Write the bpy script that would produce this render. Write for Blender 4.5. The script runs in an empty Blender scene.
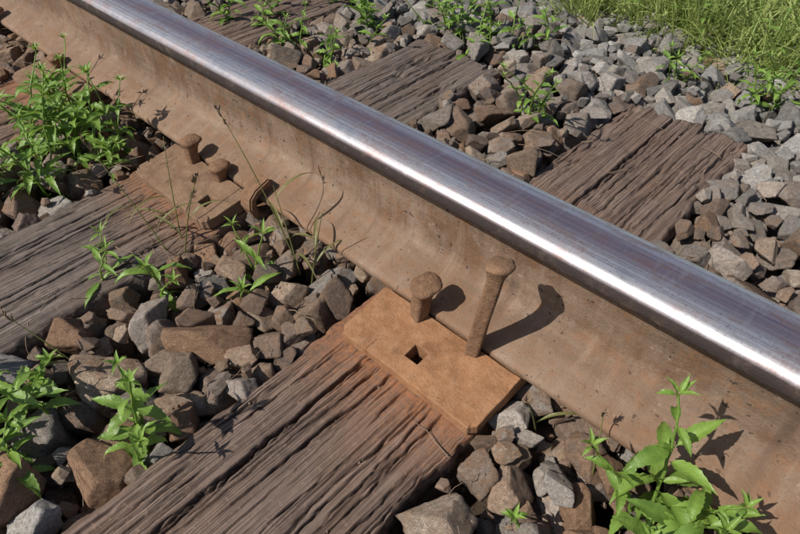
import bpy, bmesh, math, random
import numpy as np
from mathutils import Vector, Matrix, noise as mn
random.seed(7); rng=np.random.default_rng(11)
scene=bpy.context.scene
COL=scene.collection

# ------------------------------------------------------------ helpers
TAB=rng.random((256,256))
def vn(x,y,s=0):
    x=np.asarray(x,float)+s*17.31; y=np.asarray(y,float)+s*9.77
    xi=np.floor(x).astype(int); yi=np.floor(y).astype(int); fx=x-xi; fy=y-yi
    fx=fx*fx*(3-2*fx); fy=fy*fy*(3-2*fy)
    a=TAB[xi&255,yi&255];b=TAB[(xi+1)&255,yi&255];c=TAB[xi&255,(yi+1)&255];d=TAB[(xi+1)&255,(yi+1)&255]
    return (a*(1-fx)+b*fx)*(1-fy)+(c*(1-fx)+d*fx)*fy
def fbm(x,y,s=0,o=4):
    r=0;a=.5;t=0
    for i in range(o):
        r=r+a*vn(x*2**i,y*2**i,s+i*3);t+=a;a*=.5
    return r/t

class NT:
    def __init__(s,name):
        s.m=bpy.data.materials.new(name); s.m.use_nodes=True; s.t=s.m.node_tree
        s.n=s.t.nodes; s.b=s.n['Principled BSDF']; s.o=s.n['Material Output']
    def new(s,ty,**k):
        x=s.n.new(ty)
        for a,v in k.items(): setattr(x,a,v)
        return x
    def lk(s,a,b): s.t.links.new(a,b)
    def put(s,sock,v):
        if isinstance(v,bpy.types.NodeSocket): s.lk(v,sock)
        elif isinstance(v,(tuple,list)) and len(v)==3 and sock.type=='RGBA': sock.default_value=(*v,1)
        else: sock.default_value=v
    def coord(s): 
        return s.new('ShaderNodeTexCoord').outputs['Object']
    def mapping(s,vec,scale=(1,1,1),loc=(0,0,0)):
        x=s.new('ShaderNodeMapping'); s.lk(vec,x.inputs[0]); x.inputs['Scale'].default_value=scale
        s.put(x.inputs['Location'],loc); return x.outputs[0]
    def noise(s,vec,scale,detail=4,rough=.55,dist=0):
        x=s.new('ShaderNodeTexNoise'); s.lk(vec,x.inputs['Vector']); x.inputs['Scale'].default_value=scale
        x.inputs['Detail'].default_value=detail; x.inputs['Roughness'].default_value=rough; x.inputs['Distortion'].default_value=dist
        return x.outputs['Fac']
    def mr(s,v,a,b,c=0.,d=1.):
        x=s.new('ShaderNodeMapRange'); s.put(x.inputs[0],v)
        for i,q in enumerate((a,b,c,d)): x.inputs[i+1].default_value=q
        return x.outputs[0]
    def math(s,op,a,b=0.,c=0.):
        x=s.new('ShaderNodeMath',operation=op); s.put(x.inputs[0],a); s.put(x.inputs[1],b)
        s.put(x.inputs[2],c); return x.outputs[0]
    def mix(s,f,a,b,blend='MIX'):
        x=s.new('ShaderNodeMix',data_type='RGBA',blend_type=blend)
        s.put(x.inputs[0],f); s.put(x.inputs[6],a); s.put(x.inputs[7],b); return x.outputs[2]
    def ramp(s,f,stops):
        x=s.new('ShaderNodeValToRGB'); s.lk(f,x.inputs[0]); e=x.color_ramp.elements
        while len(e)<len(stops): e.new(.5)
        for i,(p,c) in enumerate(stops): e[i].position=p; e[i].color=(*c,1)
        return x.outputs[0]
    def bump(s,h,strength,dist,prev=None):
        x=s.new('ShaderNodeBump'); s.lk(h,x.inputs['Height']); x.inputs['Strength'].default_value=strength
        x.inputs['Distance'].default_value=dist
        if prev is not None: s.lk(prev,x.inputs['Normal'])
        return x.outputs[0]
    def sep(s,v):
        x=s.new('ShaderNodeSeparateXYZ'); s.lk(v,x.inputs[0]); return x.outputs
    def fin(s,base,rough=.8,metal=None,normal=None,spec=.3):
        s.put(s.b.inputs['Base Color'],base); s.put(s.b.inputs['Roughness'],rough)
        if metal is not None: s.put(s.b.inputs['Metallic'],metal)
        if normal is not None: s.lk(normal,s.b.inputs['Normal'])
        s.b.inputs['Specular IOR Level'].default_value=spec
        return s.m

# ------------------------------------------------------------ materials
def mat_rock():
    m=NT('ballast_stone'); a=m.new('ShaderNodeAttribute',attribute_type='INSTANCER',attribute_name='col')
    co=m.coord()
    off=m.new('ShaderNodeVectorMath',operation='SCALE'); m.lk(a.outputs['Color'],off.inputs[0]); off.inputs['Scale'].default_value=97.
    ad=m.new('ShaderNodeVectorMath',operation='ADD'); m.lk(co,ad.inputs[0]); m.lk(off.outputs[0],ad.inputs[1]); v=ad.outputs[0]
    n1=m.noise(v,1.6,4,.6); n2=m.noise(v,5,5,.72); n3=m.noise(v,30,3,.7)
    c=m.mix(1.,a.outputs['Color'],m.ramp(n2,[(.25,(.50,.50,.50)),(.5,(1,1,1)),(.75,(1.5,1.48,1.45))]),'MULTIPLY')
    ru=m.math('MULTIPLY',m.mr(n1,.38,.62),a.outputs['Alpha'])
    c=m.mix(ru,c,m.mix(n2,(.25,.138,.078),(.54,.34,.21)))
    c=m.mix(m.mr(n3,.58,.72,0,.6),c,(.66,.60,.53))
    c=m.mix(m.mr(n3,.42,.28,0,.6),c,(.06,.045,.035))
    nb=m.bump(n2,.85,.065); nb=m.bump(n3,.9,.022,nb)
    return m.fin(c,m.mr(n2,.3,.7,.95,.7),None,nb,.25)
def mat_wood(tint=(1,1,1),nm='weathered_timber'):
    m=NT(nm); co=m.coord()
    n1=m.noise(m.mapping(co,(60,2.2,40)),1,5,.7,.4); n2=m.noise(m.mapping(co,(700,7,120)),1,4,.7,.1); n6=m.noise(m.mapping(co,(260,5,60)),1,4,.75,.2)
    n3=m.noise(co,9,4,.6); n4=m.noise(co,190,3,.7); n5=m.noise(co,26,5,.7)
    base=m.ramp(n1,[(.30,(.070,.053,.044)),(.44,(.100,.077,.064)),(.56,(.132,.103,.086)),(.72,(.170,.137,.117))])
    base=m.mix(m.mr(n2,.48,.70,0,.7),base,(.30,.245,.21))
    base=m.mix(m.mr(n2,.50,.33,0,.8),base,(.022,.016,.013))
    base=m.mix(m.mr(n6,.44,.34,0,.85),base,(.015,.011,.009))
    base=m.mix(m.mr(n3,.45,.7,0,.40),base,(.14,.082,.052))
    base=m.mix(m.mr(n5,.54,.70,0,.6),base,(.048,.037,.031))
    base=m.mix(m.mr(n4,.58,.75,0,.55),base,(.29,.215,.16))
    cr=m.new('ShaderNodeAttribute',attribute_name='crk')
    base=m.mix(m.math('MULTIPLY',cr.outputs['Fac'],.85),base,(.014,.010,.008))
    ru=m.new('ShaderNodeAttribute',attribute_name='rust')
    base=m.mix(m.math('MULTIPLY',ru.outputs['Fac'],m.mr(n4,.3,.65,.15,1)),base,(.29,.135,.062))
    base=m.mix(1.,base,tint,'MULTIPLY')
    nb=m.bump(n6,.8,.0010); nb=m.bump(n2,.8,.0007,nb); nb=m.bump(n4,.7,.0008,nb)
    return m.fin(base,.8,None,nb,.25)
def mat_rust(nm,c0,c1,c2,bs=1.,sc=1.):
    m=NT(nm); co=m.coord()
    n1=m.noise(co,14*sc,4,.6); n2=m.noise(co,90*sc,5,.7); n3=m.noise(co,420*sc,3,.7); n4=m.noise(co,35*sc,5,.65)
    c=m.mix(m.mr(n1,.3,.7),c0,c1); c=m.mix(m.mr(n2,.42,.72,0,.7),c,c2)
    c=m.mix(m.mr(n4,.50,.66,0,.5),c,tuple(x*.58 for x in c0))
    c=m.mix(m.mr(n3,.42,.25,0,.7),c,tuple(x*.25 for x in c0))
    nb=m.bump(n2,.7*bs,.0022); nb=m.bump(n3,.8*bs,.0010,nb)
    return m.fin(c,.85,None,nb,.25)
def mat_rail():
    m=NT('rail_steel'); co=m.coord(); X,Y,Z=m.sep(co)
    n1=m.noise(m.mapping(co,(5,14,14)),1,4,.6); n2=m.noise(co,70,5,.7); n3=m.noise(co,380,3,.75); n4=m.noise(co,20,6,.72); n5=m.noise(co,150,2,.5)
    st=m.noise(m.mapping(co,(2.2,8,70)),1,5,.65); vs=m.noise(m.mapping(co,(45,5,4)),1,5,.65)
    br=m.mix(m.mr(n1,.35,.65),(.125,.082,.055),(.215,.146,.100))
    br=m.mix(m.mr(st,.45,.7,0,.6),br,(.26,.185,.135))
    br=m.mix(m.mr(n4,.50,.60,0,.7),br,(.135,.070,.036))
    br=m.mix(m.mr(n4,.46,.36,0,.55),br,(.28,.19,.13))
    br=m.mix(m.mr(n2,.52,.70,0,.7),br,(.22,.105,.048))
    br=m.mix(m.mr(vs,.54,.68,0,.6),br,(.09,.055,.036))
    br=m.mix(m.mr(vs,.44,.32,0,.40),br,(.30,.23,.175))
    br=m.mix(m.mr(n2,.38,.27,0,.65),br,(.37,.28,.21))
    br=m.mix(m.mr(n3,.42,.28,0,.75),br,(.045,.03,.022))
    br=m.mix(m.mr(n5,.68,.71,0,.85),br,(.035,.024,.018))
    lo=m.mr(Z,.050,.022); br=m.mix(m.math('MULTIPLY',lo,m.mr(n4,.35,.6,.1,.6)),br,(.26,.15,.088))
    wob=m.math('MULTIPLY',m.math('SUBTRACT',n1,.5),.003)
    zz=m.math('ADD',Z,wob)
    hd=m.math('MULTIPLY',m.mr(zz,.1265,.130),m.mr(n2,.2,.5,.6,1.)); br=m.mix(hd,br,(.040,.029,.027))
    mask=m.mr(zz,.1405,.1430)
    s1=m.noise(m.mapping(co,(.8,700,3)),1,5,.75); s2=m.noise(m.mapping(co,(2.5,90,3)),1,4,.6,.0); s3=m.noise(m.mapping(co,(3.,230,3)),1,5,.75)
    rip=m.noise(m.mapping(co,(120,25,3)),1,4,.7); big=m.noise(m.mapping(co,(26,75,3)),1,6,.8); sp=m.noise(co,500,3,.7)
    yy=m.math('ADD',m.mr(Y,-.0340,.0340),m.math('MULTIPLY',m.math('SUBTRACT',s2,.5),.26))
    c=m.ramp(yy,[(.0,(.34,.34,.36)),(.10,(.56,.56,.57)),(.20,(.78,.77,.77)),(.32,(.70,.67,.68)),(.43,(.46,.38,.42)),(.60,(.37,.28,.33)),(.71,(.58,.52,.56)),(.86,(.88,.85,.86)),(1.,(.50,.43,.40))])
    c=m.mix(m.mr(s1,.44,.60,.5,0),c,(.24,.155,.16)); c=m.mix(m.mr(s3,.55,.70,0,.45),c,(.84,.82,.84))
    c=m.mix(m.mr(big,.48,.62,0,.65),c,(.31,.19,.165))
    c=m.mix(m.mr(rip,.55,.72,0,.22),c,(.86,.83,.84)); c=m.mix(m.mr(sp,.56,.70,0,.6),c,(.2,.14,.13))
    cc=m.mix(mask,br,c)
    ro=m.mr(big,.3,.7,.36,.58)
    rr=m.new('ShaderNodeMix',data_type='FLOAT'); m.lk(mask,rr.inputs[0]); rr.inputs[2].default_value=.75; m.lk(ro,rr.inputs[3])
    nb=m.bump(n2,.6,.0018); nb=m.bump(n3,.8,.0008,nb)
    nm=m.bump(s3,.25,.0003); nm=m.bump(sp,.4,.0001,nm)
    mx=m.new('ShaderNodeMix',data_type='VECTOR'); m.lk(mask,mx.inputs[0]); m.lk(nb,mx.inputs[4]); m.lk(nm,mx.inputs[5])
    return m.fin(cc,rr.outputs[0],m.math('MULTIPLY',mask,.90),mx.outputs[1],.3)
def mat_leaf(nm,c0,c1,inst=False,tr=(.32,.46,.04)):
    m=NT(nm); 
    a=m.new('ShaderNodeAttribute',attribute_type='INSTANCER' if inst else 'GEOMETRY',attribute_name='col' if inst else 'lv')
    co=m.coord(); n=m.noise(co,45,3,.6)
    f=a.outputs['Fac']
    c=m.mix(f,c0,c1); c=m.mix(m.mr(n,.35,.7,0,.35),c,tuple(min(1,x*1.6) for x in c1))
    m.fin(c,.42,None,None if inst else m.bump(m.noise(co,320,2,.6),.45,.0014),.45)
    t=m.new('ShaderNodeBsdfTranslucent'); m.lk(m.mix(.5,c,tr),t.inputs[0])
    ms=m.new('ShaderNodeMixShader'); ms.inputs[0].default_value=.34
    m.lk(m.b.outputs[0],ms.inputs[1]); m.lk(t.outputs[0],ms.inputs[2]); m.lk(ms.outputs[0],m.o.inputs[0])
    return m.m
def mat_ground():
    m=NT('soil'); co=m.coord(); X,Y,Z=m.sep(co)
    n1=m.noise(co,3,4,.6); n2=m.noise(co,60,5,.7)
    d=m.mix(n2,(.028,.019,.013),(.095,.065,.045)); g=m.mix(n2,(.045,.065,.018),(.13,.17,.05))
    far=m.math('MAXIMUM',m.mr(m.math('ADD',Y,m.math('MULTIPLY',n1,.3)),.9,1.2),m.mr(Y,-3.2,-3.6))
    return m.fin(m.mix(far,d,g),.95,None,m.bump(n2,.8,.01),.2)
def mat_plain(nm,c,r=.7): 
    m=NT(nm); co=m.coord(); n=m.noise(co,60,3,.6)
    return m.fin(m.mix(n,tuple(x*.7 for x in c),tuple(min(1,x*1.3) for x in c)),r)
M_rock=mat_rock(); M_wood=mat_wood(); M_wood2=mat_wood((1.12,1.0,.93),'timber_reddish')
M_plate=mat_rust('plate_rust',(.24,.115,.054),(.335,.165,.078),(.38,.215,.12),1.1)
M_plate2=mat_rust('plate_rust_dark',(.16,.092,.056),(.23,.145,.088),(.28,.18,.115))
M_spike=mat_rust('spike_rust',(.17,.090,.052),(.26,.150,.086),(.31,.19,.11),1.5,1.5)
M_rail=mat_rail()
M_leaf=mat_leaf('weed_leaf',(.090,.170,.030),(.22,.34,.065))
M_grass=mat_leaf('grass_blade',(.13,.20,.040),(.36,.41,.13),True,(.45,.52,.12))
M_stalk=mat_leaf('grass_stalk',(.12,.15,.04),(.20,.18,.07))
M_twig=mat_plain('dry_twig',(.22,.155,.10)); M_purple=mat_plain('petal_purple',(.36,.24,.58))
M_soil=mat_ground()

def obj(name,me,mats,parent=None,smooth=False,loc=None):
    o=bpy.data.objects.new(name,me); COL.objects.link(o)
    for m in mats: me.materials.append(m)
    if smooth: me.polygons.foreach_set('use_smooth',[True]*len(me.polygons))
    if parent: o.parent=parent
    if loc: o.location=loc
    return o

# ------------------------------------------------------------ ground
def ground():
    xs=sorted(set([-400,-120,-40,-15,-8,-5]+list(np.linspace(-4,4,81))+[5,8,15,40,120,400]))
    n=len(xs); v=[]
    for j in xs:
        for i in xs:
            z=-.075
            if abs(i)<=4 and abs(j)<=4: z+=.012*(float(fbm(i*4,j*4,2))-.5)*2
            v.append((i,j,z))
    f=[(a*n+b,a*n+b+1,(a+1)*n+b+1,(a+1)*n+b) for a in range(n-1) for b in range(n-1)]
    me=bpy.data.meshes.new('ground'); me.from_pydata(v,[],f); obj('ground',me,[M_soil],smooth=True)
ground()

# ------------------------------------------------------------ rail
def rail():
    half=[(.0,.150),(.011,.1498),(.020,.1490),(.0255,.1476),(.0293,.1456),(.0319,.1430),(.0335,.1398),(.0341,.1362),(.0342,.1330),
          (.0338,.1303),(.0322,.1288),(.029,.1276),(.023,.1248),(.016,.1205),(.0115,.1150),(.0093,.107),(.0084,.095),(.0080,.080),
          (.0082,.066),(.0090,.056),(.0110,.0495),(.0150,.0440),(.022,.0395),(.034,.0350),(.048,.0305),(.0590,.0272),
          (.0625,.0260),(.0645,.0240),(.0650,.0215),(.0648,.0180),(.0635,.0162),(.061,.0155)]
    prof=half+[(-y,z) for y,z in reversed(half[1:])]
    xs=[-20,-10,-5]+list(np.linspace(-3,2,60))+[5,10,20]; P=len(prof); v=[];f=[]
    for x in xs:
        for (y,z) in prof: v.append((x,y,z))
    for i in range(len(xs)-1):
        for k in range(P): 
            k2=(k+1)%P; f.append((i*P+k,i*P+k2,(i+1)*P+k2,(i+1)*P+k))
    f.append(tuple(range(P))); f.append(tuple((len(xs)-1)*P+k for k in reversed(range(P))))
    me=bpy.data.meshes.new('steel_rail'); me.from_pydata(v,[],f); 
    bm=bmesh.new(); bm.from_mesh(me); bmesh.ops.recalc_face_normals(bm,faces=bm.faces); bm.to_mesh(me); bm.free()
    obj('steel_rail',me,[M_rail],smooth=True)
rail()

# ------------------------------------------------------------ ties
TIEC=[-.2485+(-.40)*k for k in range(-4,8)]
TW=.184
HOLES=[(-.2426,-.109)]
def tie(i,cx,hi):
    w=TW*(1+.04*(random.random()-.5)) if i not in(4,) else TW
    y0,y1=(-1.9,.49-.02*random.random()) 
    if i==4: y1=.49
    if i==5: y1=.44
    nx=280 if hi else 50
    ys=np.concatenate([np.linspace(-1.9,-.62,40 if hi else 30,endpoint=False),np.linspace(-.62,y1,400 if hi else 90)])
    u=np.linspace(-1,1,nx); xs=u*w/2
    Xg,Yg=np.meshgrid(xs,ys); s=i*5
    edge=(vn(Yg*14,Yg*0+1,s)-.5)*.009+(vn(Yg*70,Yg*0+2,s)-.5)*.005+(vn(Yg*200,Yg*0+2,s)-.5)*.002
    Xd=Xg+edge*np.abs(u)[None,:]**6*np.sign(u)[None,:]*1.0
    wa=(fbm(Yg*1.6,Xg*4,s+1,2)-.5)*.016
    h=(fbm((Xg+wa)*9,Yg*3.5,s+2,3)-.5)*.0040
    h+=(fbm((Xg+wa)*600,Yg*12,s+4,2)-.5)*.0007+(fbm(Xg*90,Yg*80,s+14,4)-.5)*.0016
    crk=np.zeros_like(h); r=np.random.default_rng(100+i)
    for k in range(120):
        x0=r.uniform(-.48,.48)*w; L=r.uniform(.02,.24) if k>12 else r.uniform(.3,1.2); yc=r.uniform(-.75,y1)
        wd=r.uniform(.00035,.0007) if k>12 else r.uniform(.0006,.0012); dp=wd*r.uniform(4,8)
        xc=x0+(vn(Yg*4,Yg*0+k,s+7)-.5)*.010+(vn(Yg*30,Yg*0+k,s+9)-.5)*.0035+(vn(Yg*130,Yg*0+k,s+19)-.5)*.0022-wa*.8+(Yg-yc)*r.uniform(-.02,.02)
        t=np.clip(1-((Yg-yc)/(L/2))**2,0,1)**.6
        q=np.exp(-((Xg-xc)/(wd*(.35+t)*(.4+1.2*vn(Yg*60,Yg*0+k,s+3))))**2)*t
        h-=dp*q; crk=np.maximum(crk,q)
    lost=np.clip((fbm((Xg+wa)*34,Yg*8,s+12,4)-.62)*20,0,1)*np.clip((Yg-.12)/.2,.0,1); h-=lost*.0050
    pit=np.clip((fbm((Xg+wa)*80,Yg*16,s+22,3)-.72)*12,0,1); h-=pit*.0025
    ed=1-np.abs(u)[None,:]; h-=np.exp(-ed/.03)*.006*(.4+vn(Yg*25,Yg*0,s+5))
    st=np.clip((.150-np.abs(Yg))/.02,0,1); h=h*(1-st)+np.minimum(h,-.001)*st*.4
    h=np.minimum(h,.0045)
    rust=np.clip(1-(np.abs(Yg)-.135)/.11,0,1)**2*.95*np.clip(1.3-np.abs(Xg)/(w*.5)*.5,0,1)
    if i==4:
        for (hx,hy) in HOLES:
            m_=(np.abs(Xg+cx-hx)<.011)&(np.abs(Yg-hy)<.011); h[m_]=-.035
    Ye=Yg+np.clip((Yg-(y1-.15))/.15,0,1)*((vn(Xg*55,Xg*0,s+6)-.5)*.016+(vn(Xg*230,Xg*0,s+8)-.5)*.008)
    ny=len(ys)
    def side(sgn,z,push):
        k=0 if sgn<0 else -1
        return Xd[:,k]+sgn*push, Ye[:,k], np.full(ny,z)
    XX=[side(-1,-.15,.004),side(-1,-.05,.003),side(-1,-.018,.0015)]
    XR=[side(1,-.018,.0015),side(1,-.05,.003),side(1,-.15,.004)]
    X3=np.column_stack([a[0] for a in XX]+[Xd]+[a[0] for a in XR])
    Y3=np.column_stack([a[1] for a in XX]+[Ye]+[a[1] for a in XR])
    Z3=np.column_stack([a[2] for a in XX]+[h]+[a[2] for a in XR])
    C3=np.column_stack([h[:,:1]*0]*3+[crk]+[h[:,:1]*0]*3); R3=np.column_stack([h[:,:1]*0]*3+[rust]+[h[:,:1]*0]*3)
    for zz in (-.03,-.15):
        X3=np.vstack([X3,X3[-1]]); Y3=np.vstack([Y3,Y3[-1]+.001]); Z3=np.vstack([Z3,np.minimum(Z3[-1],zz)]); C3=np.vstack([C3,C3[-1]]); R3=np.vstack([R3,R3[-1]])
    R,Cn=X3.shape
    v=np.column_stack([X3.ravel(),Y3.ravel(),Z3.ravel()])
    a=(np.arange(R-1)[:,None]*Cn+np.arange(Cn-1)[None,:]).ravel()
    f=np.column_stack([a,a+1,a+Cn+1,a+Cn])
    me=bpy.data.meshes.new('railroad_tie'); me.from_pydata(v.tolist(),[],f.tolist())
    for nm,d in(('crk',C3),('rust',R3)):
        at=me.attributes.new(nm,'FLOAT','POINT'); at.data.foreach_set('value',d.ravel().astype(np.float32))
    obj('railroad_tie',me,[M_wood2 if i%2==0 else M_wood],smooth=True,loc=(cx,0,0))
for i,cx in enumerate(TIEC): tie(i,cx,i in(4,5,6))

# ------------------------------------------------------------ plates & spikes
def plate(cx,holes,mat,w=.168):
    xs=sorted(set([-w/2,w/2]+[h[0]+s for h in holes for s in(-.0080,.0080)]))
    ysb=[-.136,-.080,-.068,-.0655,.0655,.068,.080,.136]
    ys=sorted(set([y for y in ysb if not any(abs(y-h[1])<.0080 for h in holes)]+[h[1]+s for h in holes for s in(-.0080,.0080)]))
    def zt(y):
        a=abs(y)
        return float(np.interp(a,[0,.0655,.068,.080,.136],[.0150,.0150,.0215,.0205,.0125]))
    def ref(l,st):
        o=[]
        for a,b in zip(l[:-1],l[1:]):
            n=max(1,int((b-a)/st)); o+=[a+(b-a)*k/n for k in range(n)]
        return o+[l[-1]]
    xs=ref(xs,.006); ys=ref(ys,.006)
    bm=bmesh.new(); V={}
    for a,x in enumerate(xs):
        for b,y in enumerate(ys):
            e=(.0016*(mn.noise(Vector((y*45+cx,x*45,3))))) if (a in(0,len(xs)-1) or b in(0,len(ys)-1)) else 0
            cr=max(0,(abs(x)/(w/2)-.93)/.07)*max(0,(abs(y)-.128)/.008)*.005
            V[a,b]=bm.verts.new((x+(e-cr)*(1 if x>0 else -1),y+(e-cr*.6)*(1 if y>0 else -1),zt(y)+.0012*mn.noise(Vector((x*40,y*40,cx)))*(abs(y)>.067)))
    for a in range(len(xs)-1):
        for b in range(len(ys)-1):
            mx=(xs[a]+xs[a+1])/2; my=(ys[b]+ys[b+1])/2
            if any(abs(mx-h[0])<.0079 and abs(my-h[1])<.0079 for h in holes): continue
            bm.faces.new((V[a,b],V[a+1,b],V[a+1,b+1],V[a,b+1]))
    g=bmesh.ops.extrude_face_region(bm,geom=list(bm.faces))
    nv=[e for e in g['geom'] if isinstance(e,bmesh.types.BMVert)]
    for q in nv: q.co.z=.0012
    bmesh.ops.recalc_face_normals(bm,faces=bm.faces)
    sharp=[e for e in bm.edges if len(e.link_faces)==2 and e.calc_face_angle(0)>.9]
    bmesh.ops.bevel(bm,geom=sharp,offset=.0011,segments=2,affect='EDGES',profile=.5)
    me=bpy.data.meshes.new('tie_plate'); bm.to_mesh(me); bm.free()
    return obj('tie_plate',me,[mat],loc=(cx,0,0))
def spike(x,y,top,lean=(0,0),yaw=0.,lip=1,s=1.,zb=-.03,tilt=(0,0)):
    n=28; rings=[]
    def ring(z,rx,ry,sq,oy=0.):
        r=[]
        for k in range(n):
            t=2*math.pi*k/n; c,si=math.cos(t),math.sin(t)
            p=(abs(c)**sq+abs(si)**sq)**(-1/sq)
            r.append((rx*p*c,ry*p*si+oy,z))
        rings.append(r)
    a=.0068*s; H=top
    ring(zb,a*.9,a*.9,8); ring(zb+.01,a,a,8)
    for k in range(1,8): ring(zb+.01+(H-.026-zb-.01)*k/8,a*(1+.05*math.sin(k*2.1)),a*(1+.05*math.cos(k*1.7)),8)
    ring(H-.022,a*1.03,a*1.03,7); ring(H-.015,a*1.12,a*1.2,4,.001); ring(H-.0095,a*1.42,a*1.55,3,.002)
    ring(H-.0078,a*1.66,a*1.85,2.6,.003); ring(H-.0062,a*1.78,a*2.02,2.4,.0035); ring(H-.0046,a*1.76,a*2.0,2.4,.0035); ring(H-.0028,a*1.56,a*1.76,2.3,.003)
    ring(H-.0012,a*1.15,a*1.27,2.1,.0025); ring(H-.0004,a*.55,a*.6,2.,.002)
    v=[];f=[]
    for r in rings:
        for (px,py,pz) in r:
            q=mn.noise(Vector((px*150+x*90,py*150,pz*60)))*.0007
            if pz>H-.012:
                q*=2.0; pz+=px*tilt[0]+py*tilt[1]
            px*=1+q*70; py*=1+q*70
            c,si=math.cos(yaw),math.sin(yaw); X=px*c-py*lip*si; Y=px*si+py*lip*c
            v.append((X+lean[0]*(pz-.015),Y+lean[1]*(pz-.015),pz+q*.7))
    for k in range(len(rings)-1):
        for j in range(n): j2=(j+1)%n; f.append((k*n+j,k*n+j2,(k+1)*n+j2,(k+1)*n+j))
    f.append(tuple((len(rings)-1)*n+j for j in range(n))); f.append(tuple(reversed(range(n))))
    me=bpy.data.meshes.new('rail_spike'); me.from_pydata(v,[],f)
    bm=bmesh.new(); bm.from_mesh(me); bmesh.ops.recalc_face_normals(bm,faces=bm.faces); bm.to_mesh(me); bm.free()
    obj('rail_spike',me,[M_spike],smooth=True,loc=(x,y,0))
for i,cx in enumerate(TIEC):
    if i==4:
        plate(-.2375,[(-.2426+.2375,-.109),(.03,.109)],M_plate,.170)
        spike(-.205,-.0735,.141,(.12,.04),.35,tilt=(.12,-.25))
        spike(-.2715,-.0745,.067,(.06,.06),-.25,1,1.12,tilt=(-.1,.15))
        spike(-.26,.0745,.045,(0,0),3.2)
    elif i==5:
        plate(cx+.005,[(.05,-.109),(-.02,.109)],M_plate2)
        spike(cx-.025,-.0745,.056,(0,0)); spike(cx+.035,-.0745,.044,(0,0),.2); spike(cx+.02,.0745,.04,(0,0),3.1)
    else:
        plate(cx+.003,[(.05,-.109),(-.04,.109)],M_plate2)
        spike(cx-.03,-.0745,.042); spike(cx+.03,.0745,.041,yaw=3.14)
def anchor(x):
    path=[(-.050,.0425),(-.060,.0395),(-.071,.036),(-.0790,.029),(-.081,.018),(-.077,.006),(-.066,-.001),(-.040,-.003),(.03,-.003),(.066,-.001),(.076,.008),(.074,.022)]
    v=[];f=[];w=.011
    for k,(y,z) in enumerate(path):
        a=Vector(path[max(0,k-1)]); b=Vector(path[min(len(path)-1,k+1)]); t=(b-a).normalized(); nrm=Vector((-t.y,t.x))*.0052
        for sx,sn in((-1,-1),(1,-1),(1,1),(-1,1)): v.append((sx*w,y+nrm.x*sn,z+nrm.y*sn))
    for k in range(len(path)-1):
        for j in range(4): j2=(j+1)%4; f.append((k*4+j,k*4+j2,k*4+4+j2,k*4+4+j))
    f.append((0,1,2,3)); L=(len(path)-1)*4; f.append((L+3,L+2,L+1,L))
    me=bpy.data.meshes.new('rail_anchor'); me.from_pydata(v,[],f)
    bm=bmesh.new(); bm.from_mesh(me); bmesh.ops.recalc_face_normals(bm,faces=bm.faces)
    bmesh.ops.bevel(bm,geom=[e for e in bm.edges if e.calc_face_angle(0)>.9],offset=.002,segments=2,affect='EDGES'); bm.to_mesh(me); bm.free()
    obj('rail_anchor',me,[M_spike],loc=(x,0,0))
anchor(-.545); anchor(-1.35)

# ------------------------------------------------------------ instancing
def instancer(name,pts,rots,scls,idx,cols,protos):
    c=bpy.data.collections.new(name+'_parts')
    for p in protos: c.objects.link(p)
    me=bpy.data.meshes.new(name); me.from_pydata([tuple(p) for p in pts],[],[])
    for nm,ty,key,d in(('rot','FLOAT_VECTOR','vector',rots),('scl','FLOAT_VECTOR','vector',scls),('idx','INT','value',idx),('col','FLOAT_COLOR','color',cols)):
        at=me.attributes.new(nm,ty,'POINT'); at.data.foreach_set(key,np.asarray(d,dtype=np.int32 if ty=='INT' else np.float32).ravel())
    o=bpy.data.objects.new(name,me); COL.objects.link(o)
    g=bpy.data.node_groups.new(name,'GeometryNodeTree')
    g.interface.new_socket('Geometry',in_out='INPUT',socket_type='NodeSocketGeometry'); g.interface.new_socket('Geometry',in_out='OUTPUT',socket_type='NodeSocketGeometry')
    N=g.nodes; gi=N.new('NodeGroupInput'); go=N.new('NodeGroupOutput'); ip=N.new('GeometryNodeInstanceOnPoints'); ci=N.new('GeometryNodeCollectionInfo')
    ci.inputs['Collection'].default_value=c; ci.inputs['Separate Children'].default_value=True; ci.inputs['Reset Children'].default_value=True
    def na(nm,ty):
        x=N.new('GeometryNodeInputNamedAttribute'); x.data_type=ty; x.inputs['Name'].default_value=nm; return x.outputs[0]
    er=N.new('FunctionNodeEulerToRotation'); L=g.links
    L.new(gi.outputs[0],ip.inputs['Points']); L.new(ci.outputs[0],ip.inputs['Instance']); ip.inputs['Pick Instance'].default_value=True
    L.new(na('idx','INT'),ip.inputs['Instance Index']); L.new(na('rot','FLOAT_VECTOR'),er.inputs[0]); L.new(er.outputs[0],ip.inputs['Rotation'])
    L.new(na('scl','FLOAT_VECTOR'),ip.inputs['Scale']); L.new(ip.outputs[0],go.inputs[0])
    md=o.modifiers.new('instances','NODES'); md.node_group=g
    return o
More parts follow.
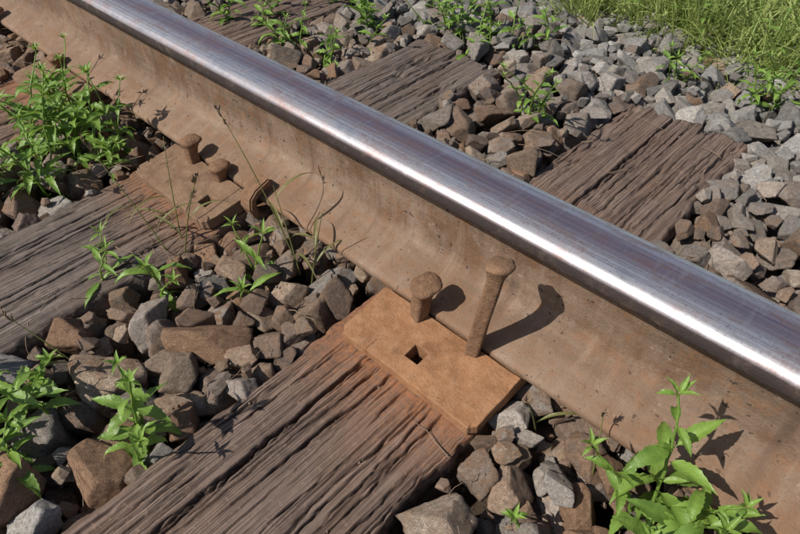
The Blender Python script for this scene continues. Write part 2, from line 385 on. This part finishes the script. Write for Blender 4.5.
def rock_proto(k,sub):
    bm=bmesh.new(); bmesh.ops.create_icosphere(bm,subdivisions=sub,radius=1.)
    r=random.Random(500+k); P=[]
    N_=r.randint(7,11); tries=0
    while len(P)<N_ and tries<400:
        tries+=1
        n=Vector((r.gauss(0,1),r.gauss(0,1),r.gauss(0,1))).normalized()
        if all(n.dot(p[0])<.55 for p in P): P.append((n,r.uniform(.44,.70)))
    off=Vector((k*3.1,k*1.7,0))
    for v in bm.verts:
        d=v.co.normalized(); t=1.18
        dw=(d+Vector((mn.noise(d*3+off),mn.noise(d*3+off*2),mn.noise(d*3-off)))*.04)
        for n,q in P:
            c=dw.dot(n)
            if c>.05: t=min(t,q/c)
        t*=1+.030*mn.noise(d*2.2+off)+.020*mn.noise(d*6+off)+.012*mn.noise(d*14+off)
        v.co=d*t*1.27
    me=bpy.data.meshes.new('stone'); bm.to_mesh(me); bm.free(); me.materials.append(M_rock)
    me.polygons.foreach_set('use_smooth',[True]*len(me.polygons))
    return bpy.data.objects.new('stone_%02d'%k,me)

G=.005; XA,XB,YA,YB=-2.6,.9,-1.1,1.25
nx=int((XB-XA)/G); ny=int((YB-YA)/G)
gx=XA+(np.arange(nx)+.5)*G; gy=YA+(np.arange(ny)+.5)*G
Hf=np.full((nx,ny),-.075)
blocked=np.zeros((nx,ny),bool)
for i,cx in enumerate(TIEC):
    yl=.44 if i==5 else .485
    mm=(np.abs(gx-cx)<TW/2-.004)[:,None]&(gy<yl)[None,:]
    blocked|=mm; Hf[mm]=-.001
    pm=(np.abs(gx-cx)<.09)[:,None]&(np.abs(gy)<.136)[None,:]; Hf[pm]=.02
tgt=np.full((nx,ny),.010)
tgt+=(fbm(gx[:,None]*5+0*gy[None,:],gy[None,:]*5+0*gx[:,None],40,3)-.5)*.030
tgt-=np.clip(gy-.5,0,1)[None,:]*.08
tgt[:, np.abs(gy)<.071]=.006
tgt[:, (gy<-.071)&(gy>-.10)]+= .006
pts=[];rots=[];scls=[];idx=[];cols=[]
NP=30
def colour(x,y,r):
    brown=1/(1+math.exp((y-.32-.15*(r.random()-.5)+.10*math.sin(x*3))/.055))
    if y<0: brown=1
    if r.random()<.12: brown=1-brown*.7
    v=r.uniform(.62,1.4)
    gcol=np.array(r.choice([(.42,.405,.375),(.47,.455,.425),(.52,.49,.445),(.33,.32,.305),(.46,.42,.365)]))*v*1.05
    bcol=np.array(r.choice([(.34,.24,.180),(.43,.31,.225),(.27,.20,.162),(.48,.365,.27),(.37,.305,.255),(.44,.375,.325),(.38,.225,.14)]))*v
    c=gcol*(1-brown)+bcol*brown
    near=math.exp(-(max(0,abs(y)-.08)/.12)**2)
    return (*c,float(np.clip(.14+brown*.86*max(r.random(),near*r.uniform(.3,1)),0,1)))
rr=random.Random(3)
def place_stone(x,y,z,sa,rot,col,ix_):
    ix=int((x-XA)/G); iy=int((y-YA)/G); n=int(sa[0]/G)+1; k=np.arange(-n,n+1)*G; U,Vv=np.meshgrid(k,k,indexing='ij')
    rho=(U*U+Vv*Vv)/(sa[0]*sa[1]); sl=(slice(ix-n,ix+n+1),slice(iy-n,iy+n+1))
    Hf[sl]=np.where(rho<1,np.maximum(Hf[sl],z+np.sqrt(np.clip(1-rho,0,1))*sa[2]*.9),Hf[sl])
    pts.append((x,y,z)); rots.append(rot); scls.append(sa); idx.append(ix_); cols.append(col)
place_stone(-.124,-.210,-.006,(.031,.026,.023),(.2,.1,.9),(.52,.41,.32,.5),5)
place_stone(-.128,-.155,-.006,(.020,.018,.018),(.5,.1,2.),(.40,.31,.25,.8),7)
def drop(size,K,far=False):
    a=size*rr.uniform(.9,1.25)/2; b=a*rr.uniform(.62,.95); c=a*rr.uniform(.5,.82); yaw=rr.uniform(0,6.283)
    best=None
    n=int(a/G)+1; k=np.arange(-n,n+1)*G; U,Vv=np.meshgrid(k,k,indexing='ij')
    cu=math.cos(yaw);su=math.sin(yaw); p=(U*cu+Vv*su)/a; q=(-U*su+Vv*cu)/b; rho=p*p+q*q; ins=rho<.95
    hz=np.sqrt(np.clip(1-rho,0,1))*c
    for _ in range(K):
        ix=rr.randint(n,nx-n-1); iy=rr.randint(n,ny-n-1)
        sl=(slice(ix-n,ix+n+1),slice(iy-n,iy+n+1))
        if (blocked[sl]&(rho<.7)).any(): continue
        S=Hf[sl]; z=np.quantile((S+hz)[ins],.86); 
        if z+c*.9>tgt[sl][ins].min()+(.5*c if abs(gy[iy])>.1+a else 0): continue
        if best is None or z<best[0]: best=(z,ix,iy,sl)
    if best is None: return False
    z,ix,iy,sl=best
    Hf[sl]=np.where(ins,np.maximum(Hf[sl],z+hz),Hf[sl])
    x=gx[ix];y=gy[iy]
    pts.append((x,y,z)); rots.append((rr.uniform(-.6,.6),rr.uniform(-.6,.6),yaw))
    scls.append((a*1.12,b*1.12,c*1.2)); idx.append(rr.randrange(NP)); cols.append(colour(x,y,rr)); return True
fails=0
for k in range(29000):
    s=.041 if k<10000 else (.031 if k<19000 else .020)
    s*=rr.uniform(.7,1.35)
    if not drop(s,3): fails+=1
print('rocks',len(pts),'fails',fails,'mean H',Hf[~blocked].mean())
protos=[rock_proto(k,4) for k in range(NP)]
instancer('ballast_gravel',pts,rots,scls,idx,cols,protos)

def hat(x,y):
    ix=min(nx-1,max(0,int((x-XA)/G))); iy=min(ny-1,max(0,int((y-YA)/G))); return float(Hf[ix,iy])
def blur(A,n):
    for ax in (0,1):
        c=np.cumsum(np.pad(A,[(n+1,n) if a==ax else (0,0) for a in (0,1)],mode='edge'),axis=ax)
        A=(np.take(c,range(2*n+1,c.shape[ax]),axis=ax)-np.take(c,range(0,c.shape[ax]-2*n-1),axis=ax))/(2*n+1)
    return A
Hb=blur(Hf,5)
pts=[];rots=[];scls=[];idx=[];cols=[]
for k in range(34000):
    x=rr.uniform(-1.9,.5); y=rr.uniform(-.75,1.0)
    if abs(y)<.068: continue
    ix=int((x-XA)/G); iy=int((y-YA)/G); h=float(Hf[ix,iy]); on=blocked[ix,iy]
    s=rr.uniform(.0015,.0055)
    if on:
        if abs(y)<.137: continue
        if rr.random()<(.82 if abs(y)>.22 else .5): continue
        s*=.34; h-=.0012
    else:
        if h>Hb[ix,iy]-.004 and rr.random()<.93: continue
        if h>Hb[ix,iy]-.004: s*=.4
        elif rr.random()<.35: s*=1.7
    pts.append((x,y,h+s*.2)); rots.append((rr.uniform(0,6),rr.uniform(0,6),rr.uniform(0,6))); scls.append((s,s*rr.uniform(.6,1),s*rr.uniform(.5,.9)))
    idx.append(rr.randrange(8)); cols.append(colour(x,y,rr))
instancer('gravel_chips',pts,rots,scls,idx,cols,[rock_proto(60+k,3) for k in range(8)])

# ------------------------------------------------------------ plants
class MB:
    def __init__(s): s.v=[];s.f=[];s.a=[];s.m=[]
    def tube(s,path,r0,r1,mi=0,val=.5,n=6):
        b=len(s.v); L=len(path)
        for k,p in enumerate(path):
            t=(path[min(L-1,k+1)]-path[max(0,k-1)]).normalized(); u=t.orthogonal().normalized(); w=t.cross(u)
            r=r0+(r1-r0)*k/(L-1)
            for j in range(n):
                an=6.2832*j/n; s.v.append(p+u*math.cos(an)*r+w*math.sin(an)*r); s.a.append(val)
        for k in range(L-1):
            for j in range(n):
                j2=(j+1)%n; s.f.append((b+k*n+j,b+k*n+j2,b+(k+1)*n+j2,b+(k+1)*n+j)); s.m.append(mi)
    def leaf(s,base,d,up,L,W,droop=.5,fold=.35,val=.5,mi=0,serr=.10,curl=0.,seg=18):
        d=d.normalized(); side=d.cross(up).normalized(); up=side.cross(d).normalized(); b=len(s.v)
        p=base.copy(); ang=0
        pet=.12
        for k in range(seg+1):
            t=k/seg
            dd=(d*math.cos(ang)-up*math.sin(ang)); nn=(up*math.cos(ang)+d*math.sin(ang))
            if t<pet: w=.03*W
            else:
                q=(t-pet)/(1-pet); w=W*.5*(math.sin(math.pi*q**.66)**1.05)*(1+ (serr if k%2 else -serr*.6)*(q<.96))
                w=max(w,.0003)
            wv=nn*(math.sin(t*17+base.x*90)*W*.05)
            for sd in(-1,-.5,0,.5,1):
                s.v.append(p+side*(sd*w*math.cos(fold))+nn*(abs(sd)*w*math.sin(fold)-(.10*w if abs(sd)==.5 else 0))+wv*abs(sd)); s.a.append(min(1,max(0,val+(.30 if sd==0 else 0))))
            p=p+dd*(L/seg); ang+=droop/seg*(1+t)
        for k in range(seg):
            for j in range(4): a=b+k*5+j; s.f.append((a,a+1,a+6,a+5)); s.m.append(mi)
    def make(s,name,mats):
        me=bpy.data.meshes.new(name); me.from_pydata([tuple(q) for q in s.v],[],s.f)
        at=me.attributes.new('lv','FLOAT','POINT'); at.data.foreach_set('value',np.array(s.a,dtype=np.float32))
        me.polygons.foreach_set('material_index',s.m)
        return obj(name,me,mats,smooth=True)
Zu=Vector((0,0,1))
def weed_stem(mb,r,base,h,lean,L,W,nodes=6,top=True,spread=1.,bare=.2):
    path=[]; 
    for k in range(13):
        t=k/12; path.append(base+Vector((lean[0]*h*t*t*1.0+r.uniform(-1,1)*.0012,lean[1]*h*t*t+r.uniform(-1,1)*.0012,h*t)))
    mb.tube(path,.0017*(.6+h*4),.0008,val=.75)
    a0=r.uniform(0,3)
    for k in range(nodes):
        t=bare+(1-bare)*k/(nodes-1) if nodes>1 else 1
        p=path[min(12,int(t*12))]; sz=(.62+.5*math.sin(math.pi*min(1,.15+t*.8)))*r.uniform(.75,1.15)
        if t>.9: sz*=.62
        for m in range(2):
            a=a0+k*1.57+m*3.14+r.uniform(-.45,.45); el=r.uniform(-.1,.6)+.45*t
            d=Vector((math.cos(a)*math.cos(el),math.sin(a)*math.cos(el),math.sin(el)))
            up=(Zu+Vector((r.uniform(-.4,.4),r.uniform(-.4,.4),0)))
            mb.leaf(p,d,up,L*sz*spread,W*sz,r.uniform(.3,1.4),r.uniform(.12,.6),r.uniform(.0,.95))
            if t<.85 and r.random()<.7:
                d2=(d+Zu*.8+Vector((r.uniform(-.4,.4),r.uniform(-.4,.4),0))).normalized(); mb.leaf(p,d2,up,L*sz*.42,W*sz*.42,.6,.4,r.uniform(.5,1))
    if top:
        for m in range(4):
            a=a0+m*1.57+.7; d=Vector((math.cos(a)*.5,math.sin(a)*.5,.85)); mb.leaf(path[-1],d,Vector((-math.cos(a),-math.sin(a),.5)),L*.42,W*.40,.5,.5,r.uniform(.6,1))
def weed(name,stems,seed):
    r=random.Random(seed); mb=MB()
    for (x,y,h,lx,ly,L,W,n) in stems:
        z=min(.004,hat(x,y))-.008; weed_stem(mb,r,Vector((x,y,z)),h-z,(lx,ly),L,W,n)
    mb.make(name,[M_leaf])
def clump(x,y,n,sp,h,L,W,seed,nn=6):
    r=random.Random(seed); return [(x+r.gauss(0,sp),y+r.gauss(0,sp),h*r.uniform(.5,1.1),r.uniform(-.6,.6),r.uniform(-.6,.6),L*r.uniform(.7,1.25),W*r.uniform(.75,1.1),nn+r.randint(-1,1)) for _ in range(n)]
weed('weed_plant',clump(-.86,-.20,17,.058,.115,.036,.0115,1,8),1)
weed('weed_plant',clump(-.97,-.17,4,.035,.08,.034,.011,21,6),21)
weed('weed_plant',clump(-.80,-.13,4,.022,.09,.034,.010,22,6),22)
weed('weed_plant',clump(-.475,-.405,8,.030,.080,.031,.010,2,6),2)
weed('weed_plant',[(-.5225,-.221,.045,.3,-.2,.042,.012,3),(-.515,-.228,.030,.6,.2,.034,.010,2)],3)
weed('weed_plant',[(-.575,-.262,.045,.2,.3,.038,.008,3),(-.582,-.25,.040,-.4,.3,.034,.007,3)],4)
weed('weed_plant',[(-.469,-.139,.060,.2,.1,.044,.010,4),(-.462,-.150,.045,.5,-.3,.040,.009,3),(-.478,-.13,.04,-.4,0,.034,.008,3)],5)
weed('weed_plant',[(-.362,-.333,.085,.1,.1,.034,.011,6),(-.372,-.325,.065,-.3,.1,.032,.011,4),(-.352,-.345,.05,.4,.1,.032,.010,3)],6)
weed('nettle_plant',[(-.010,-.088,.122,-.15,.1,.040,.0115,7),(.004,-.098,.085,.25,-.2,.038,.011,6),(-.020,-.103,.075,-.5,-.2,.034,.010,5),(.010,-.085,.06,.4,.1,.034,.010,5),(-.006,-.112,.05,.1,-.5,.032,.010,4),(.018,-.108,.06,.5,-.3,.034,.010,5)],7)
weed('nettle_plant',[(-.078,-.172,.022,-.1,-.2,.030,.010,1)],8)
far=[(-.878,.251,3,.018,.065,.030,.011),(-.816,.279,3,.015,.07,.028,.010),(-.832,.407,5,.02,.075,.030,.011),(-1.048,.277,4,.03,.05,.032,.012),
     (-.713,.484,4,.02,.06,.030,.011),(-.434,.329,2,.008,.14,.028,.009),(-.42,.345,2,.01,.10,.028,.009),(-.625,.505,4,.03,.09,.032,.011),(-.58,.53,3,.03,.07,.03,.010),
     (-.329,.616,3,.015,.075,.032,.009),(-.196,.646,4,.02,.06,.034,.009),(-.95,.46,4,.03,.07,.03,.011),(-.78,.55,5,.04,.08,.03,.010),(-1.15,.35,4,.04,.07,.03,.011)]
for k,(x,y,n,sp,h,L,W) in enumerate(far): weed('weed_plant',clump(x,y,n,sp,h,L,W,40+k,5),40+k)

def stalk(name,base,tip,bend,r0=.0009,leaves=2,seed=0,head=True):
    r=random.Random(seed); mb=MB(); P=[]
    b=Vector(base); t=Vector(tip); c=(b+t)/2+Vector(bend)
    for k in range(17):
        q=k/16; P.append(b*(1-q)**2+c*2*q*(1-q)+t*q*q)
    mb.tube(P,r0,r0*.45,val=.4)
    if head:
        for k in range(14):
            p=P[-1]-(P[-1]-P[-2])*(k*.16); a=r.uniform(0,6.28); d=Vector((math.cos(a),math.sin(a),1.8)); mb.leaf(p,d,Vector((math.sin(a),math.cos(a),.1)),.007,.0022,.2,.3,.9,1,0,seg=5)
    for k in range(leaves):
        p=P[3+k*3]; a=r.uniform(0,6.28); d=Vector((math.cos(a)*.6,math.sin(a)*.6,.9)); mb.leaf(p,d,Vector((-math.cos(a),-math.sin(a),.4)),r.uniform(.04,.08),.0035,1.3,.3,.6,0,0)
    mb.make(name,[M_stalk,M_twig])
stalk('grass_stalk',(-.438,-.095,-.01),(-.53,-.10,.165),(.01,0,.02),seed=1)
stalk('grass_stalk',(-.43,-.10,-.01),(-.475,-.085,.085),(.0,0,.01),seed=2,head=False)
stalk('grass_stalk',(-.41,-.10,-.01),(-.40,-.08,.085),(.0,0,.01),seed=3,head=False)
stalk('grass_stalk',(-.56,-.185,-.01),(-.66,-.20,.12),(.0,0,.02),seed=4)
stalk('grass_stalk',(-.57,-.165,-.01),(-.61,-.13,.11),(.0,0,.02),seed=5,head=False)
stalk('grass_stalk',(-.55,-.175,-.01),(-.53,-.14,.10),(.0,0,.02),seed=6)
stalk('grass_stalk',(-.12,-.085,-.01),(-.128,-.10,.045),(.0,0,.01),seed=7,leaves=1)
stalk('grass_stalk',(-.06,-.09,-.01),(-.075,-.07,.05),(.0,0,.01),seed=8,leaves=0)
stalk('grass_stalk',(-.47,-.33,-.01),(-.53,-.36,.06),(.0,0,.01),seed=9,leaves=1)

def twigs():
    mb=MB(); r=random.Random(5)
    for k in range(150):
        x=r.uniform(-1.2,.15); y=r.choice([r.uniform(-.5,-.09),r.uniform(.1,.8)]); L=r.uniform(.02,.07); a=r.uniform(0,6.28)
        P=[]
        for q in range(7):
            t=q/6; px=x+math.cos(a)*L*t+r.uniform(-1,1)*.0015; py=y+math.sin(a)*L*t+r.uniform(-1,1)*.0015
            P.append([px,py,hat(px,py)])
        z0=max(P[0][2],P[3][2])+.002; z1=max(P[-1][2],P[3][2])+.002
        P=[Vector((p[0],p[1],z0+(z1-z0)*q/6+.003*math.sin(q/6*3.14))) for q,p in enumerate(P)]
        mb.tube(P,r.uniform(.0003,.0007),.00025,val=.5,n=5)
    mb.make('dry_twigs',[M_twig])
twigs()

# ------------------------------------------------------------ grass verge
def tuft(k):
    r=random.Random(900+k); mb=MB()
    for j in range(34):
        a=r.uniform(0,6.28); rad=r.uniform(0,.035); b=Vector((math.cos(a)*rad,math.sin(a)*rad,-.01)); a2=a+r.uniform(-1,1); el=r.uniform(.5,1.5)
        d=Vector((math.cos(a2)*math.cos(el),math.sin(a2)*math.cos(el),math.sin(el)))
        mb.leaf(b,d,Vector((-math.cos(a2),-math.sin(a2),.3)),r.uniform(.08,.21),r.uniform(.003,.0055),-r.uniform(.2,.3)+r.uniform(.3,1.8),.3,.5,0,0,seg=8)
    me=bpy.data.meshes.new('tuft'); me.from_pydata([tuple(q) for q in mb.v],[],mb.f); me.materials.append(M_grass)
    return bpy.data.objects.new('tuft_%02d'%k,me)
pts=[];rots=[];scls=[];idx=[];cols=[]
for k in range(9500):
    y=.76+ (rr.random()**1.8)*3.4; x=rr.uniform(-3.6,2.6)
    e=.80+.04*math.sin(x*5+.5)+.03*math.sin(x*13)+rr.uniform(-.05,.03)
    if x<-.60: e+=(-.60-x)*.35
    if y<e: continue
    s=rr.uniform(.55,1.15)*min(1,.75+(y-e)*1.5); pts.append((x,y,-.066)); rots.append((rr.uniform(-.3,.3),rr.uniform(-.3,.3),rr.uniform(0,6.28))); scls.append((s,s,s*rr.uniform(.8,1.2)))
    q=rr.random(); idx.append(rr.randrange(8)); cols.append((q,q,q,1))
instancer('grass',pts,rots,scls,idx,cols,[tuft(k) for k in range(8)])
def flower(x,y,h,seed):
    r=random.Random(seed); mb=MB(); b=Vector((x,y,-.075)); P=[b+Vector((.02*t*t*r.uniform(-1,1),-.015*t*t,h*t)) for t in np.linspace(0,1,9)]
    mb.tube(P,.0012,.0007,0,.5)
    for k in range(4): a=r.uniform(0,6.28); mb.leaf(P[2+k],Vector((math.cos(a),math.sin(a),.5)),Zu,.03,.009,.8,.3,.5,0)
    for k in range(16):
        a=k*.785; p=P[-1]-Vector((0,0,.004*(k//8))); mb.leaf(p,Vector((math.cos(a),math.sin(a),.35+.2*(k%2))),Zu,.013,.007,.5,.2,.5,1,0,seg=6)
    mb.make('purple_wildflower',[M_leaf,M_purple])
for k,(x,y,h) in enumerate([(-.24,.80,.23),(-.21,.83,.25),(-.42,.84,.25),(-.30,.86,.27),(-.50,.82,.24),(-.16,.76,.22),(-.36,.78,.22)]): flower(x,y,h,k)

# ------------------------------------------------------------ light
d=Vector((.35,.85,-1.0)).normalized()
sl=bpy.data.lights.new('sun','SUN'); sl.energy=5.0; sl.angle=math.radians(.53); sl.color=(1.,.955,.88)
so=bpy.data.objects.new('sun',sl); COL.objects.link(so); so.rotation_euler=d.to_track_quat('-Z','Y').to_euler(); so.location=(-2,-4,5)
w=bpy.data.worlds.new('World'); scene.world=w; w.use_nodes=True; nt=w.node_tree
sky=nt.nodes.new('ShaderNodeTexSky'); sky.sky_type='NISHITA'; sky.sun_disc=False
sky.sun_elevation=math.asin(-d.z); sky.sun_rotation=math.atan2(-d.x,-d.y)%(2*math.pi)
bg=nt.nodes['Background']; nt.links.new(sky.outputs[0],bg.inputs[0]); bg.inputs[1].default_value=.09

# ------------------------------------------------------------ camera
cam=bpy.data.cameras.new('camera'); co=bpy.data.objects.new('camera',cam); COL.objects.link(co)
cam.sensor_width=36; cam.lens=36*615/800; cam.clip_start=.01; cam.clip_end=2000
cx=Vector((.7253,.6884,-.0135)).normalized(); cz=Vector((.5029,-.5163,.6933)).normalized(); cy=cz.cross(cx).normalized(); cx=cy.cross(cz)
M=Matrix((( cx.x,cy.x,cz.x,0),(cx.y,cy.y,cz.y,-.3786),(cx.z,cy.z,cz.z,.48),(0,0,0,1)))
co.matrix_world=M; scene.camera=co
scene.view_settings.view_transform='Standard'; scene.view_settings.look='None'; scene.view_settings.exposure=0
